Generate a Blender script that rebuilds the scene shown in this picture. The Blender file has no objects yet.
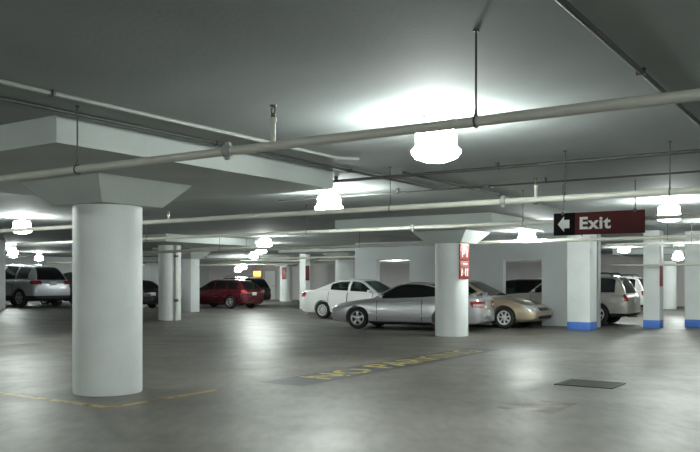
import bpy, bmesh, math, random
from mathutils import Vector, Matrix
random.seed(7)
sc = bpy.context.scene
COL = sc.collection
H = 1.45                      # eye height
FPX = 790.0                   # focal length in pixels of the 700 px wide frame
ANG = math.radians(33.6)      # the garage grid is turned against the view
CA, SA = math.cos(ANG), math.sin(ANG)
CEIL, PANEL = 2.95, 2.70

def G(b, a, z=0.0):           # garage frame: b runs along the pipes (to the right), a across them (away)
    return Vector((b*CA + a*SA, -b*SA + a*CA, z))
RZ = -ANG

# ---------------------------------------------------------------- materials
def nodes(m):
    m.use_nodes = True
    nt = m.node_tree
    return nt, nt.nodes['Principled BSDF']

def mat(name, col, rough=0.5, metal=0.0, var=0.0, scale=6.0, bump=0.0, coat=0.0, bscale=40.0, spec=None):
    m = bpy.data.materials.new(name)
    nt, p = nodes(m)
    p.inputs['Base Color'].default_value = (*col, 1)
    p.inputs['Roughness'].default_value = rough
    p.inputs['Metallic'].default_value = metal
    if coat: p.inputs['Coat Weight'].default_value = coat; p.inputs['Coat Roughness'].default_value = 0.06
    if spec is not None: p.inputs['Specular IOR Level'].default_value = spec
    if var or bump:
        tc = nt.nodes.new('ShaderNodeTexCoord')
    if var:
        n = nt.nodes.new('ShaderNodeTexNoise'); n.inputs['Scale'].default_value = scale; n.inputs['Detail'].default_value = 6
        nt.links.new(tc.outputs['Object'], n.inputs['Vector'])
        r = nt.nodes.new('ShaderNodeValToRGB')
        r.color_ramp.elements[0].position = 0.3; r.color_ramp.elements[1].position = 0.7
        r.color_ramp.elements[0].color = (*[c*(1-var) for c in col], 1)
        r.color_ramp.elements[1].color = (*[min(1, c*(1+var)) for c in col], 1)
        nt.links.new(n.outputs['Fac'], r.inputs['Fac']); nt.links.new(r.outputs['Color'], p.inputs['Base Color'])
    if bump:
        n2 = nt.nodes.new('ShaderNodeTexNoise'); n2.inputs['Scale'].default_value = bscale; n2.inputs['Detail'].default_value = 4
        nt.links.new(tc.outputs['Object'], n2.inputs['Vector'])
        b = nt.nodes.new('ShaderNodeBump'); b.inputs['Strength'].default_value = bump; b.inputs['Distance'].default_value = 0.02
        nt.links.new(n2.outputs['Fac'], b.inputs['Height']); nt.links.new(b.outputs['Normal'], p.inputs['Normal'])
    return m

def emit(name, col, s):
    m = bpy.data.materials.new(name)
    nt, p = nodes(m)
    p.inputs['Base Color'].default_value = (0.8, 0.8, 0.8, 1)
    p.inputs['Emission Color'].default_value = (*col, 1)
    p.inputs['Emission Strength'].default_value = s
    return m

def glass(name, col, alpha):
    m = bpy.data.materials.new(name)
    nt, p = nodes(m)
    p.inputs['Base Color'].default_value = (*col, 1); p.inputs['Roughness'].default_value = 0.04
    t = nt.nodes.new('ShaderNodeBsdfTransparent'); t.inputs['Color'].default_value = (0.75, 0.85, 0.8, 1)
    mx = nt.nodes.new('ShaderNodeMixShader'); mx.inputs['Fac'].default_value = alpha
    nt.links.new(t.outputs[0], mx.inputs[1]); nt.links.new(p.outputs[0], mx.inputs[2])
    nt.links.new(mx.outputs[0], nt.nodes['Material Output'].inputs['Surface'])
    return m

def floor_mat():
    m = bpy.data.materials.new('sealed_concrete'); nt, p = nodes(m)
    tc = nt.nodes.new('ShaderNodeTexCoord')
    def noise(scale, detail, stretch=None):
        n = nt.nodes.new('ShaderNodeTexNoise'); n.inputs['Scale'].default_value = scale; n.inputs['Detail'].default_value = detail
        if stretch:
            mp = nt.nodes.new('ShaderNodeMapping'); mp.inputs['Scale'].default_value = stretch; mp.inputs['Rotation'].default_value = (0, 0, ANG)
            nt.links.new(tc.outputs['Object'], mp.inputs['Vector']); nt.links.new(mp.outputs[0], n.inputs['Vector'])
        else: nt.links.new(tc.outputs['Object'], n.inputs['Vector'])
        return n
    def ramp(src, stops):
        r = nt.nodes.new('ShaderNodeValToRGB'); e = r.color_ramp.elements
        while len(e) < len(stops): e.new(0.5)
        for i, (pos, c) in enumerate(stops): e[i].position = pos; e[i].color = (*c, 1) if len(c) == 3 else c
        nt.links.new(src, r.inputs['Fac']); return r
    big = ramp(noise(0.35, 5).outputs['Fac'], [(0.3, (0.088, 0.082, 0.071)), (0.5, (0.124, 0.115, 0.101)), (0.7, (0.165, 0.154, 0.137))])
    fine = ramp(noise(9, 8, (1, 0.35, 1)).outputs['Fac'], [(0.3, (0.78, 0.78, 0.78)), (0.7, (1.12, 1.12, 1.12))])
    mul = nt.nodes.new('ShaderNodeMixRGB'); mul.blend_type = 'MULTIPLY'; mul.inputs['Fac'].default_value = 1
    nt.links.new(big.outputs[0], mul.inputs[1]); nt.links.new(fine.outputs[0], mul.inputs[2])
    spots = ramp(noise(1.6, 3).outputs['Fac'], [(0.60, (1, 1, 1)), (0.74, (0.72, 0.71, 0.70))])
    mul2 = nt.nodes.new('ShaderNodeMixRGB'); mul2.blend_type = 'MULTIPLY'; mul2.inputs['Fac'].default_value = 1
    nt.links.new(mul.outputs[0], mul2.inputs[1]); nt.links.new(spots.outputs[0], mul2.inputs[2])
    nt.links.new(mul2.outputs[0], p.inputs['Base Color'])
    rr = ramp(noise(1.2, 6).outputs['Fac'], [(0.3, (0.42,)*3), (0.7, (0.54,)*3)])
    nt.links.new(rr.outputs[0], p.inputs['Roughness'])
    b = nt.nodes.new('ShaderNodeBump'); b.inputs['Strength'].default_value = 0.12; b.inputs['Distance'].default_value = 0.008
    nt.links.new(noise(14, 6).outputs['Fac'], b.inputs['Height']); nt.links.new(b.outputs[0], p.inputs['Normal'])
    p.inputs['Specular IOR Level'].default_value = 0.48
    return m

def worn_paint(name, col, cut, scale=5, rough=0.5, most=1.0):
    m = bpy.data.materials.new(name); nt, p = nodes(m)
    p.inputs['Base Color'].default_value = (*col, 1); p.inputs['Roughness'].default_value = rough
    tc = nt.nodes.new('ShaderNodeTexCoord'); n = nt.nodes.new('ShaderNodeTexNoise')
    n.inputs['Scale'].default_value = scale; n.inputs['Detail'].default_value = 8
    nt.links.new(tc.outputs['Object'], n.inputs['Vector'])
    r = nt.nodes.new('ShaderNodeValToRGB'); e = r.color_ramp.elements
    e[0].position = cut-0.1; e[0].color = (0, 0, 0, 1); e[1].position = cut+0.1; e[1].color = (most, most, most, 1)
    nt.links.new(n.outputs['Fac'], r.inputs['Fac']); nt.links.new(r.outputs[0], p.inputs['Alpha'])
    return m

M = dict(
    floor=floor_mat(),
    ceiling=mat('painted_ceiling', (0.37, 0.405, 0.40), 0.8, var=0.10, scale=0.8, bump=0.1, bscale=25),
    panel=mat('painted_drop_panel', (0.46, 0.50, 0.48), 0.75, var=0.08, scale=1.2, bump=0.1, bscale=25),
    column=mat('white_column_paint', (0.765, 0.80, 0.79), 0.55, var=0.06, scale=1.6, bump=0.12, bscale=18),
    wall=mat('white_wall_paint', (0.53, 0.56, 0.57), 0.6, var=0.05, scale=0.8),
    wall_pink=mat('pale_end_wall_paint', (0.66, 0.63, 0.62), 0.6, var=0.05, scale=0.8),
    blue=mat('blue_band_paint', (0.07, 0.19, 0.62), 0.45, var=0.08, scale=4),
    pipe=mat('cream_pipe_paint', (0.60, 0.60, 0.53), 0.45, var=0.07, scale=3),
    pipe2=mat('grey_conduit', (0.085, 0.088, 0.085), 0.5, metal=0.2),
    cpaint=mat('painted_conduit', (0.34, 0.36, 0.34), 0.5),
    steel=mat('dark_steel_rod', (0.10, 0.10, 0.10), 0.5, metal=0.6),
    brass=mat('dull_brass', (0.10, 0.08, 0.05), 0.4, metal=0.7),
    lamp=emit('lamp_diffuser', (0.93, 1.0, 0.96), 80.0),
    tube=emit('tube_light', (0.95, 1.0, 0.98), 30.0),
    amber=emit('amber_light', (1.0, 0.42, 0.05), 2.5),
    lampcap=mat('lamp_cap_enamel', (0.22, 0.22, 0.22), 0.4, metal=0.3),
    red=mat('dark_red_sign', (0.075, 0.013, 0.012), 0.6, var=0.05, spec=.2),
    red2=mat('bright_red_sign', (0.22, 0.022, 0.016), 0.4, var=0.05),
    black=mat('black_sign', (0.004, 0.004, 0.004), 0.7, spec=.1),
    signwhite=mat('sign_white', (0.75, 0.76, 0.74), 0.5),
    yellow=worn_paint('worn_yellow_paint', (0.36, 0.295, 0.10), 0.37, 6),
    ochre=worn_paint('worn_ochre_paint', (0.34, 0.24, 0.09), 0.40, 5),
    faint=worn_paint('faint_ochre_paint', (0.26, 0.19, 0.08), 0.52, 3, most=0.4),
    patch=mat('dark_floor_paint', (0.055, 0.055, 0.064), 0.5, var=0.25, scale=2.5),
    grate=mat('cast_iron_grate', (0.05, 0.048, 0.045), 0.6, metal=0.5),
    pit=mat('drain_pit', (0.015, 0.015, 0.015), 0.9),
    tyre=mat('tyre_rubber', (0.018, 0.018, 0.019), 0.8),
    under=mat('black_plastic', (0.014, 0.014, 0.015), 0.6),
    trim=mat('dark_trim', (0.03, 0.03, 0.032), 0.4),
    rim=mat('alloy_rim', (0.60, 0.61, 0.62), 0.28, metal=0.75),
    rimw=mat('silver_hubcap', (0.72, 0.73, 0.73), 0.35, metal=0.3),
    seat=mat('grey_upholstery', (0.10, 0.10, 0.10), 0.8, var=0.1),
    lens=mat('headlight_lens', (0.62, 0.64, 0.66), 0.1, metal=0.35, coat=1),
    tail=mat('tail_light_lens', (0.30, 0.02, 0.02), 0.12, coat=1),
    tailclear=mat('clear_tail_lens', (0.55, 0.42, 0.42), 0.12, coat=1),
    amberlens=mat('amber_lens', (0.5, 0.18, 0.04), 0.15, coat=1),
    plate=mat('license_plate_face', (0.62, 0.62, 0.60), 0.4),
    mirrorg=mat('mirror_glass', (0.5, 0.5, 0.5), 0.05, metal=1),
    glass_dark=glass('tinted_glass', (0.012, 0.013, 0.014), 0.88),
    glass_clear=glass('clear_glass', (0.02, 0.03, 0.028), 0.32),
    door=mat('white_door_paint', (0.86, 0.88, 0.86), 0.5),
    silver=mat('silver_car_paint', (0.54, 0.55, 0.57), 0.30, metal=0.55, coat=0.8),
    white=mat('white_car_paint', (0.90, 0.91, 0.90), 0.32, coat=0.8),
    gold=mat('champagne_car_paint', (0.52, 0.43, 0.31), 0.30, metal=0.5, coat=0.8),
    silverblue=mat('cool_silver_car_paint', (0.46, 0.48, 0.51), 0.30, metal=0.5, coat=0.8),
    maroon=mat('dark_red_car_paint', (0.085, 0.007, 0.013), 0.25, metal=0.2, coat=0.9),
    beige=mat('pale_beige_car_paint', (0.50, 0.48, 0.43), 0.34, metal=0.25, coat=0.8),
    blackcar=mat('black_car_paint', (0.012, 0.012, 0.014), 0.22, coat=0.9),
)

# ---------------------------------------------------------------- mesh helpers
def finish(name, bm, m, parent=None, smooth=40, loc=None, rz=0):
    bmesh.ops.remove_doubles(bm, verts=bm.verts, dist=1e-5)
    bmesh.ops.recalc_face_normals(bm, faces=bm.faces)
    me = bpy.data.meshes.new(name); bm.to_mesh(me); bm.free()
    return link(name, me, m, parent, smooth, loc, rz)

def link(name, me, m, parent=None, smooth=40, loc=None, rz=0):
    if m is not None:
        me.materials.clear()
        for x in (m if isinstance(m, (list, tuple)) else [m]): me.materials.append(x)
    if smooth:
        for p in me.polygons: p.use_smooth = True
        me.set_sharp_from_angle(angle=math.radians(smooth))
    o = bpy.data.objects.new(name, me); COL.objects.link(o)
    if parent is not None: o.parent = parent
    if loc is not None: o.location = loc
    o.rotation_euler.z = rz
    return o

def empty(name, loc, rz=0):
    o = bpy.data.objects.new(name, None); COL.objects.link(o)
    o.location = loc; o.rotation_euler.z = rz; o.empty_display_size = 0.2
    return o

def tag(o, label, cat, group=None, kind=None):
    o['label'] = label; o['category'] = cat
    if group: o['group'] = group
    if kind: o['kind'] = kind
    return o

def box(bm, lo, hi, bevel=0.0):
    r = bmesh.ops.create_cube(bm, size=1.0)
    vs = r['verts']
    for v in vs:
        for i in range(3): v.co[i] = lo[i] + (v.co[i]+0.5)*(hi[i]-lo[i])
    if bevel:
        es = list({e for v in vs for e in v.link_edges})
        bmesh.ops.bevel(bm, geom=es, offset=bevel, segments=2, affect='EDGES', profile=0.6)

def tube(bm, pts, r, seg=12, caps=True):
    pts = [Vector(p) for p in pts]; rings = []
    for i, p in enumerate(pts):
        d = (pts[min(i+1, len(pts)-1)] - pts[max(i-1, 0)]).normalized()
        up = Vector((0, 0, 1)) if abs(d.z) < 0.9 else Vector((1, 0, 0))
        s = d.cross(up).normalized(); t = s.cross(d)
        rr = r[i] if isinstance(r, (list, tuple)) else r
        rings.append([bm.verts.new(p + (s*math.cos(k*2*math.pi/seg) + t*math.sin(k*2*math.pi/seg))*rr) for k in range(seg)])
    for a, b in zip(rings, rings[1:]):
        for k in range(seg): bm.faces.new((a[k], a[(k+1) % seg], b[(k+1) % seg], b[k]))
    if caps: bm.faces.new(rings[0]); bm.faces.new(rings[-1])

def lathe(bm, prof, seg=32, axis='z', off=(0, 0, 0), cap=True):
    off = Vector(off); rings = []
    for r, z in prof:
        ring = []
        for k in range(seg):
            c, s = math.cos(2*math.pi*k/seg)*r, math.sin(2*math.pi*k/seg)*r
            v = Vector((c, s, z)) if axis == 'z' else Vector((c, z, s))
            ring.append(bm.verts.new(v+off))
        rings.append(ring)
    for a, b in zip(rings, rings[1:]):
        for k in range(seg): bm.faces.new((a[k], a[(k+1) % seg], b[(k+1) % seg], b[k]))
    if cap: bm.faces.new(rings[0]); bm.faces.new(rings[-1])

def prism(bm, poly, lo, hi, plane='xz'):
    def V(p, d):
        if plane == 'xz': return (p[0], d, p[1])
        if plane == 'yz': return (d, p[0], p[1])
        return (p[0], p[1], d)
    a = [bm.verts.new(V(p, lo)) for p in poly]; b = [bm.verts.new(V(p, hi)) for p in poly]
    n = len(poly)
    bm.faces.new(a); bm.faces.new(b)
    for i in range(n): bm.faces.new((a[i], a[(i+1) % n], b[(i+1) % n], b[i]))

def to_mesh(bm):
    bmesh.ops.recalc_face_normals(bm, faces=bm.faces)
    me = bpy.data.meshes.new('tmp'); bm.to_mesh(me); bm.free(); return me

def boolean(me, cutters, op):
    """me and cutters are meshes; returns a new mesh"""
    o = bpy.data.objects.new('tmp', me); COL.objects.link(o); tmp = [o]
    for c in cutters:
        co = bpy.data.objects.new('tmpc', c); COL.objects.link(co); tmp.append(co)
        md = o.modifiers.new('b', 'BOOLEAN'); md.operation = op; md.object = co; md.solver = 'EXACT'
        md.material_mode = 'TRANSFER'
    dg = bpy.context.evaluated_depsgraph_get(); dg.update()
    out = bpy.data.meshes.new_from_object(o.evaluated_get(dg), depsgraph=dg)
    for t in tmp: bpy.data.objects.remove(t)
    return out

def text_mesh(name, body, m, parent, loc, rot, size, extrude=0.004, sx=1.0, bold=0.0, align='LEFT', space=1.0):
    cu = bpy.data.curves.new('tmpt', 'FONT'); cu.body = body; cu.size = size; cu.extrude = extrude; cu.offset = bold
    cu.align_x = align; cu.space_character = space; cu.align_y = 'CENTER'; cu.resolution_u = 3
    o = bpy.data.objects.new('tmpt', cu); COL.objects.link(o)
    dg = bpy.context.evaluated_depsgraph_get(); dg.update()
    me = bpy.data.meshes.new_from_object(o.evaluated_get(dg), depsgraph=dg)
    bpy.data.objects.remove(o)
    for v in me.vertices: v.co.x *= sx
    t = link(name, me, m, parent, smooth=0); t.location = loc; t.rotation_euler = rot
    return t

def copy_tree(o, parent=None):
    c = o.copy(); COL.objects.link(c); c.parent = parent
    for ch in list(o.children): copy_tree(ch, c)
    return c

# ---------------------------------------------------------------- the setting
def smooth(t): t = max(0, min(1, t)); return t*t*(3-2*t)
def floor_z(b, a):            # the bay at far left lies up a gentle ramp
    return 0.37*smooth((-b-20.8)/6.2)*(1-smooth((a-22.0)/3.6))
B0, B1, A0, A1 = -44.0, 9.0, -9.0, 46.0

bm = bmesh.new(); nb, na = 106, 110
grid = [[bm.verts.new(G(B0+(B1-B0)*i/nb, A0+(A1-A0)*j/na, floor_z(B0+(B1-B0)*i/nb, A0+(A1-A0)*j/na))) for j in range(na+1)] for i in range(nb+1)]
for i in range(nb):
    for j in range(na): bm.faces.new((grid[i][j], grid[i+1][j], grid[i+1][j+1], grid[i][j+1]))
floor = finish('floor', bm, M['floor'], smooth=60); floor['kind'] = 'structure'

def gbox(bm, b0, b1, a0, a1, z0, z1):
    lo, hi = (b0, a0, z0), (b1, a1, z1)
    box(bm, lo, hi)
def gobj(name, bm, m, parent=None, kind=None, smooth=0):
    o = finish(name, bm, m, parent, smooth=smooth, rz=RZ if parent is None else 0)
    if kind: o['kind'] = kind
    return o

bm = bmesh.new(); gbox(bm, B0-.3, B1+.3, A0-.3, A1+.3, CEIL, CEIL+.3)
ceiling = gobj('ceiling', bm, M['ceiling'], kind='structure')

CB, CS, CA0, CAS = -8.65, 12.3, 6.8, 11.9
grid_cols = [(-8.29, 6.80), (-9.18, 18.6), (-21.2, 20.3), (-20.65, 30.6), (-33.4, 42.4), (-33.4, 30.5), (-8.7, 42.0), (-21.0, 42.4)]
for (b, a) in grid_cols + [(-25.9, 25.9), (-33.4, 18.6), (-21, 6.8), (3.7, 6.8), (3.7, 18.6), (3.7, 30.5), (-8.65, 30.5), (3.7, 42.4)]:
    bm = bmesh.new(); s = 2.1 if (b, a) != (-25.9, 25.9) else 1.2
    gbox(bm, b-s, b+s, a-s-(.2 if s > 2 else 0), a+s, PANEL if s > 2 else PANEL+.1, CEIL+.01)
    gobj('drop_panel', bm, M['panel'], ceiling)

def wall(name, b0, b1, a0, a1, m='wall', holes=()):
    bm = bmesh.new()
    along_b = (b1-b0) > (a1-a0)
    spans = []; cur = b0 if along_b else a0; end = b1 if along_b else a1
    for (h0, h1, z0, z1) in holes:
        spans.append((cur, h0, 0, CEIL)); spans.append((h0, h1, z1, CEIL))
        if z0 > 0: spans.append((h0, h1, 0, z0))
        cur = h1
    spans.append((cur, end, 0, CEIL))
    for (u0, u1, z0, z1) in spans:
        if along_b: gbox(bm, u0, u1, a0, a1, z0-.02 if z0 == 0 else z0, z1)
        else: gbox(bm, b0, b1, u0, u1, z0-.02 if z0 == 0 else z0, z1)
    return gobj(name, bm, M[m], kind='structure')
wall('wall_back', B0-.3, B1+.3, A1, A1+.3, 'wall_pink')
wall('wall_left', B0-.3, B0, A0, A1)
wall('wall_right', B1, B1+.3, A0, A1)
wall('wall_front', B0-.3, B1+.3, A0-.3, A0)
wall('wall_centre', -12.1, -7.05, 24.35, 24.6, holes=[(-10.16, -8.84, 0, 2.11)])
wall('wall_middle', -17.7, -12.6, 27.0, 27.25, holes=[(-16.67, -15.15, 0, 2.27)])
# a white door in the far wall
d = empty('door_1', G(-37.7, A1-.03, 0), RZ); d['kind'] = 'structure'
bm = bmesh.new(); box(bm, (-.48, -.03, 0), (.48, .02, 2.12), .004); finish('door_leaf', bm, M['door'], d)
bm = bmesh.new()
box(bm, (-.56, -.05, 0), (-.48, .025, 2.2)); box(bm, (.48, -.05, 0), (.56, .025, 2.2)); box(bm, (-.48, -.05, 2.12), (.48, .025, 2.2))
finish('door_frame', bm, M['wall'], d)
bm = bmesh.new(); tube(bm, [(.38, -.04, 1.0), (.38, -.09, 1.0), (.27, -.09, 1.0)], .012, 8); finish('handle', bm, M['steel'], d)

# paint on the floor
def fl_quad(bm, b0, b1, a0, a1, z, n=1):
    vs = []
    for (b, a) in ((b0, a0), (b1, a0), (b1, a1), (b0, a1)): vs.append(bm.verts.new(G(b, a, z)))
    bm.faces.new(vs)
bm = bmesh.new(); fl_quad(bm, -7.26, -6.48, 8.6, 15.5, .002); finish('dark_paint_band', bm, M['patch'], floor, smooth=0)
t = text_mesh('painted_lettering', 'NO PARKING', M['yellow'], floor, G(-6.87, 9.35, .004), (0, 0, math.pi/2-ANG), .78, extrude=0, sx=1.12, bold=0.012)
w_ = max(v.co.x for v in t.data.vertices)
for v in t.data.vertices: v.co.x *= 5.6/w_
bm = bmesh.new()
fl_quad(bm, -7.29, -7.17, 5.9, 7.75, .002); fl_quad(bm, -13.5, -7.29, 5.9, 6.02, .002)
finish('painted_line', bm, M['ochre'], floor, smooth=0)
bm = bmesh.new(); fl_quad(bm, -3.6, -2.9, 8.35, 9.2, .002); finish('painted_line', bm, M['faint'], floor, smooth=0)
bm = bmesh.new(); fl_quad(bm, -16.0, -15.9, 8.0, 15.5, .002); finish('painted_line', bm, M['faint'], floor, smooth=0)

# floor drain
dr = tag(empty('floor_drain', G(-3.3, 11.0, 0.001), RZ), 'dark rectangular iron drain grate set in the concrete floor', 'drain')
bm = bmesh.new(); box(bm, (-.36, -.30, 0), (.36, .30, .003)); finish('pit', bm, M['pit'], dr, smooth=0)
bm = bmesh.new()
for x0, x1, y0, y1 in ((-.40, -.36, -.34, .34), (.36, .40, -.34, .34), (-.36, .36, -.34, -.30), (-.36, .36, .30, .34)):
    box(bm, (x0, y0, 0), (x1, y1, .012), .002)
finish('frame', bm, M['grate'], dr)
bm = bmesh.new()
for k in range(17):
    x = -.34 + k*.0425; box(bm, (x-.012, -.30, .003), (x+.012, .30, .010))
for y in (-.1, .1): box(bm, (-.36, y-.012, .003), (.36, y+.012, .0095))
finish('grating', bm, M['grate'], dr)

# ---------------------------------------------------------------- columns
def capital(parent, s0, s1, z0, z1):
    bm = bmesh.new()
    rows = [[bm.verts.new((sx*s, sy*s, z)) for sx, sy in ((-1, -1), (1, -1), (1, 1), (-1, 1))] for s, z in ((s0, z0), (s1, z1))]
    for i in range(4): bm.faces.new((rows[0][i], rows[0][(i+1) % 4], rows[1][(i+1) % 4], rows[1][i]))
    bm.faces.new(rows[0]); bm.faces.new(rows[1])
    return finish('capital', bm, M['panel'], parent, smooth=0)

def round_column(b, a, r, label, cap=True, top=2.40):
    o = tag(empty('concrete_column', G(b, a, 0), RZ), label, 'column', kind='thing')
    bm = bmesh.new(); lathe(bm, [(r*.985, 0), (r, .02), (r, 1.2), (r, top)], 48); finish('shaft', bm, M['column'], o)
    if cap: capital(o, .49, .76, 2.40, PANEL-.001)
    return o

def square_column(b, a, s, label, blue=False, top=CEIL-.001, sy=None, cap=False, z0=0):
    sy = sy or s
    o = tag(empty('concrete_column', G(b, a, z0), RZ), label, 'column', kind='thing')
    bm = bmesh.new(); box(bm, (-s, -sy, 0), (s, sy, top-z0), .012); finish('shaft', bm, M['column'], o)
    if blue:
        bm = bmesh.new(); box(bm, (-s-.004, -sy-.004, 0), (s+.004, sy+.004, .24), .012); finish('painted_band', bm, M['blue'], o)['label'] = 'blue painted band'
    if cap: capital(o, s+.06, s+.4, 2.4, top-.0)
    return o

round_column(-8.29, 6.80, .435, 'thick round white concrete column nearest the camera, beside yellow floor lines')
round_column(-9.18, 18.6, .43, 'round white column with red letter signs in front of the silver coupe')
c3 = round_column(-21.25, 20.2, .40, 'round white column with a drain pipe down its right edge', cap=False, top=PANEL-.001)
bm = bmesh.new(); tube(bm, [(.45, -.12, 0.0), (.45, -.12, 2.69)], .06, 12); finish('drain_pipe', bm, M['pipe'], c3)
bm = bmesh.new(); lathe(bm, [(.078, -.05), (.078, .05)], 12, off=(.45, -.12, .72)); finish('pipe_collar', bm, M['steel'], c3)
bm = bmesh.new(); lathe(bm, [(.078, -.04), (.078, .04)], 12, off=(.45, -.12, 2.3)); finish('pipe_collar', bm, M['steel'], c3)
square_column(-25.9, 25.9, .28, 'white square column just left of the dark red car', top=PANEL+.099, cap=True)
round_column(-20.65, 30.6, .42, 'round column standing behind the roof of the white sedan')
round_column(-33.4, 42.4, .42, 'shaded far column between the red car and the white sedan', cap=True)
round_column(-33.4, 30.5, .42, 'far column mostly hidden behind the column with the drain pipe')
round_column(-8.7, 42.0, .42, 'far column against the end wall right of the blue-banded pillars')
square_column(-24.0, 32.0, .19, 'slim white column directly above the trunk of the white sedan')
square_column(-7.12, 22.95, .33, 'broad white pillar with blue base band in front of the gold sedan', blue=True)
square_column(-5.62, 25.15, .24, 'slim blue-banded white pillar just behind the beige off-roader', blue=True)
square_column(-4.55, 26.3, .33, 'blue-banded white pillar cut off by the right edge of the photo', blue=True)
square_column(-27.0, 17.0, .26, 'white pillar cut off by the left edge beside the silver off-roader', z0=floor_z(-27.3, 17.0))

# ---------------------------------------------------------------- pipes and conduits
def pipe(a, b0, b1, z, r, label, hangers=(), couplings=(), sprinklers=(), name='sprinkler_pipe', jog=None, m='pipe', group=None):
    o = tag(empty(name, G(b0, a, z), RZ), label, 'pipe', group)
    L = b1-b0
    bm = bmesh.new()
    tube(bm, [(0, 0, 0), (L, 0, 0)] if not jog else jog, r, 16); finish('pipe_run', bm, M[m], o)
    for h in hangers:
        x = h-b0
        bm = bmesh.new(); tube(bm, [(x, 0, r+.05), (x, 0, CEIL-z-.001)], .007, 8)
        lathe(bm, [(.02, 0), (.02, .012)], 10, off=(x, 0, CEIL-z-.014)); finish('hanger_rod', bm, M['steel'], o)
        bm = bmesh.new()
        pts = [(x, math.cos(t)*(r+.006), math.sin(t)*(r+.006)) for t in [math.pi*2*k/20 for k in range(21)]]
        tube(bm, pts, .006, 6, False)
        tube(bm, [(x, -r*.6, r*.85), (x, 0, r+.055), (x, r*.6, r*.85)], .006, 6); finish('hanger_ring', bm, M['steel'], o)
    for c in couplings:
        x = c-b0
        bm = bmesh.new(); tube(bm, [(x-.035, 0, 0), (x-.03, 0, 0), (x+.03, 0, 0), (x+.035, 0, 0)], [r, r+.014, r+.014, r], 16)
        box(bm, (x-.02, -.015, r), (x+.02, .015, r+.035), .004); box(bm, (x-.02, -.015, -r-.03), (x+.02, .015, -r), .004)
        finish('coupling', bm, M['cpaint'], o)
    for (s, top) in sprinklers:
        x = s-b0; h = top-z
        bm = bmesh.new(); tube(bm, [(x, 0, r*.7), (x, 0, h-.09)], .017, 12); lathe(bm, [(.024, 0), (.024, .03)], 12, off=(x, 0, h-.12))
        rs = finish('sprinkler_riser', bm, M['pipe'], o)
        bm = bmesh.new(); lathe(bm, [(.016, h-.09), (.016, h-.06)], 10, off=(x, 0, 0))
        tube(bm, [(x-.014, 0, h-.06), (x-.018, 0, h-.035), (x-.006, 0, h-.01)], .005, 6); tube(bm, [(x+.014, 0, h-.06), (x+.018, 0, h-.035), (x+.006, 0, h-.01)], .005, 6)
        lathe(bm, [(.024, h-.012), (.026, h-.002)], 14, off=(x, 0, 0)); finish('sprinkler_head', bm, M['brass'], rs)
    return o
pipe(4.36, -9.5, 6.0, 2.40, .032, 'cream sprinkler pipe crossing nearest overhead with an upright sprinkler', hangers=(-5.71, -1.99, 2.2, -9.2), couplings=(-3.98,), sprinklers=((-3.55, 2.69),))
pipe(9.00, -14.5, 6.0, 2.40, .036, 'second cream pipe from the camera, running above the exit sign', hangers=(-5.34, -2.99, -1.84, 1.5), couplings=(-3.75,), sprinklers=((-3.34, 2.66), (-9.5, 2.60)))
pipe(12.60, -19.0, 6.0, 2.40, .034, 'cream pipe passing right behind the exit sign', hangers=(-4.9, -9.4, -14.0), couplings=(-7.0,), sprinklers=((-1.0, 2.62),))
pipe(19.32, -30.0, 6.0, 2.44, .045, 'thick pipe passing just behind the round column with red letter signs', hangers=(-4.0, -12.5, -18.0), sprinklers=((-6.0, 2.62),))
L = 8.0
pipe(21.8, -26.0, -18.0, 2.46, .045, 'white pipe with an offset bend near the aisle lamps', hangers=(-24.5, -19.0),
     jog=[(0, 0, 0), (3.4, 0, 0), (3.7, 0, -.02), (4.1, 0, .13), (4.4, 0, .15), (8, 0, .15)])
pipe(22.2, -6.2, 7.0, 2.42, .04, 'pipe under the ceiling beyond the exit sign at right', hangers=(-4.0, 0.0))
pipe(24.55, -6.7, 6.0, 1.90, .03, 'low horizontal pipe above the beige off-roader crossing the blue-banded pillars', hangers=(-2.0, 2.0))
pipe(28.5, -40.0, -18.5, 2.45, .05, 'far pipe crossing the aisle above the dark red car', hangers=(-35.0, -24.0))
pipe(36.0, -42.0, -12.0, 2.45, .05, 'farthest pipe under the ceiling of the aisle', hangers=(-35.0, -20.0))

pipe(32.6, -41.0, -14.0, 2.45, .05, 'far pipe above the black off-roader beyond the red hatchback', hangers=(-34.0, -22.0))
pipe(40.0, -42.0, -12.0, 2.50, .05, 'last pipe under the ceiling before the far end wall', hangers=(-34.0, -22.0))

def conduit(pts, r, label, m='pipe2', boxes=()):
    o = tag(empty('conduit', Vector(pts[0])), label, 'conduit')
    bm = bmesh.new(); tube(bm, [Vector(p)-Vector(pts[0]) for p in pts], r, 10); finish('conduit_run', bm, M[m], o)
    P0, P1 = Vector(pts[0]), Vector(pts[1]); n = max(2, int((P1-P0).length/2.4))
    for k in range(1, n):
        q = (P1-P0)*(k/n); top = CEIL-P0.z-.0005
        bm = bmesh.new(); box(bm, (-.012, -r-.014, -r-.004), (.012, r+.014, top), .002)
        st = finish('strap', bm, M['steel'], o); st.location = q
        d_ = P1-P0; st.rotation_euler.z = math.atan2(d_.y, d_.x)
    for p in boxes:
        q = Vector(p)-Vector(pts[0])
        bm = bmesh.new(); box(bm, (-.05, -.05, -.03), (.05, .05, .021), .006)
        j = finish('junction_box', bm, M[m], o); j.location = q; j.rotation_euler.z = RZ
    return o
zc = CEIL-.023; zl = CEIL-.070
conduit([G(-6.35, -2.0, zc), G(-5.55, 3.3, zc), G(-4.62, 3.95, zc), G(-4.55, 4.0, zc)] if False else [G(-5.42, -1.5, zc), G(-5.42, 6.6, zc), G(-5.42, 7.9, zc), G(-5.25, 8.1, zc)], .02, 'pale conduit along the ceiling at upper left, farther from the drop panel', 'cpaint')
conduit([G(-5.92, -1.5, zc), G(-5.92, 11.5, zc)], .018, 'dark conduit along the ceiling beside the near drop panel', boxes=[])
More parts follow.
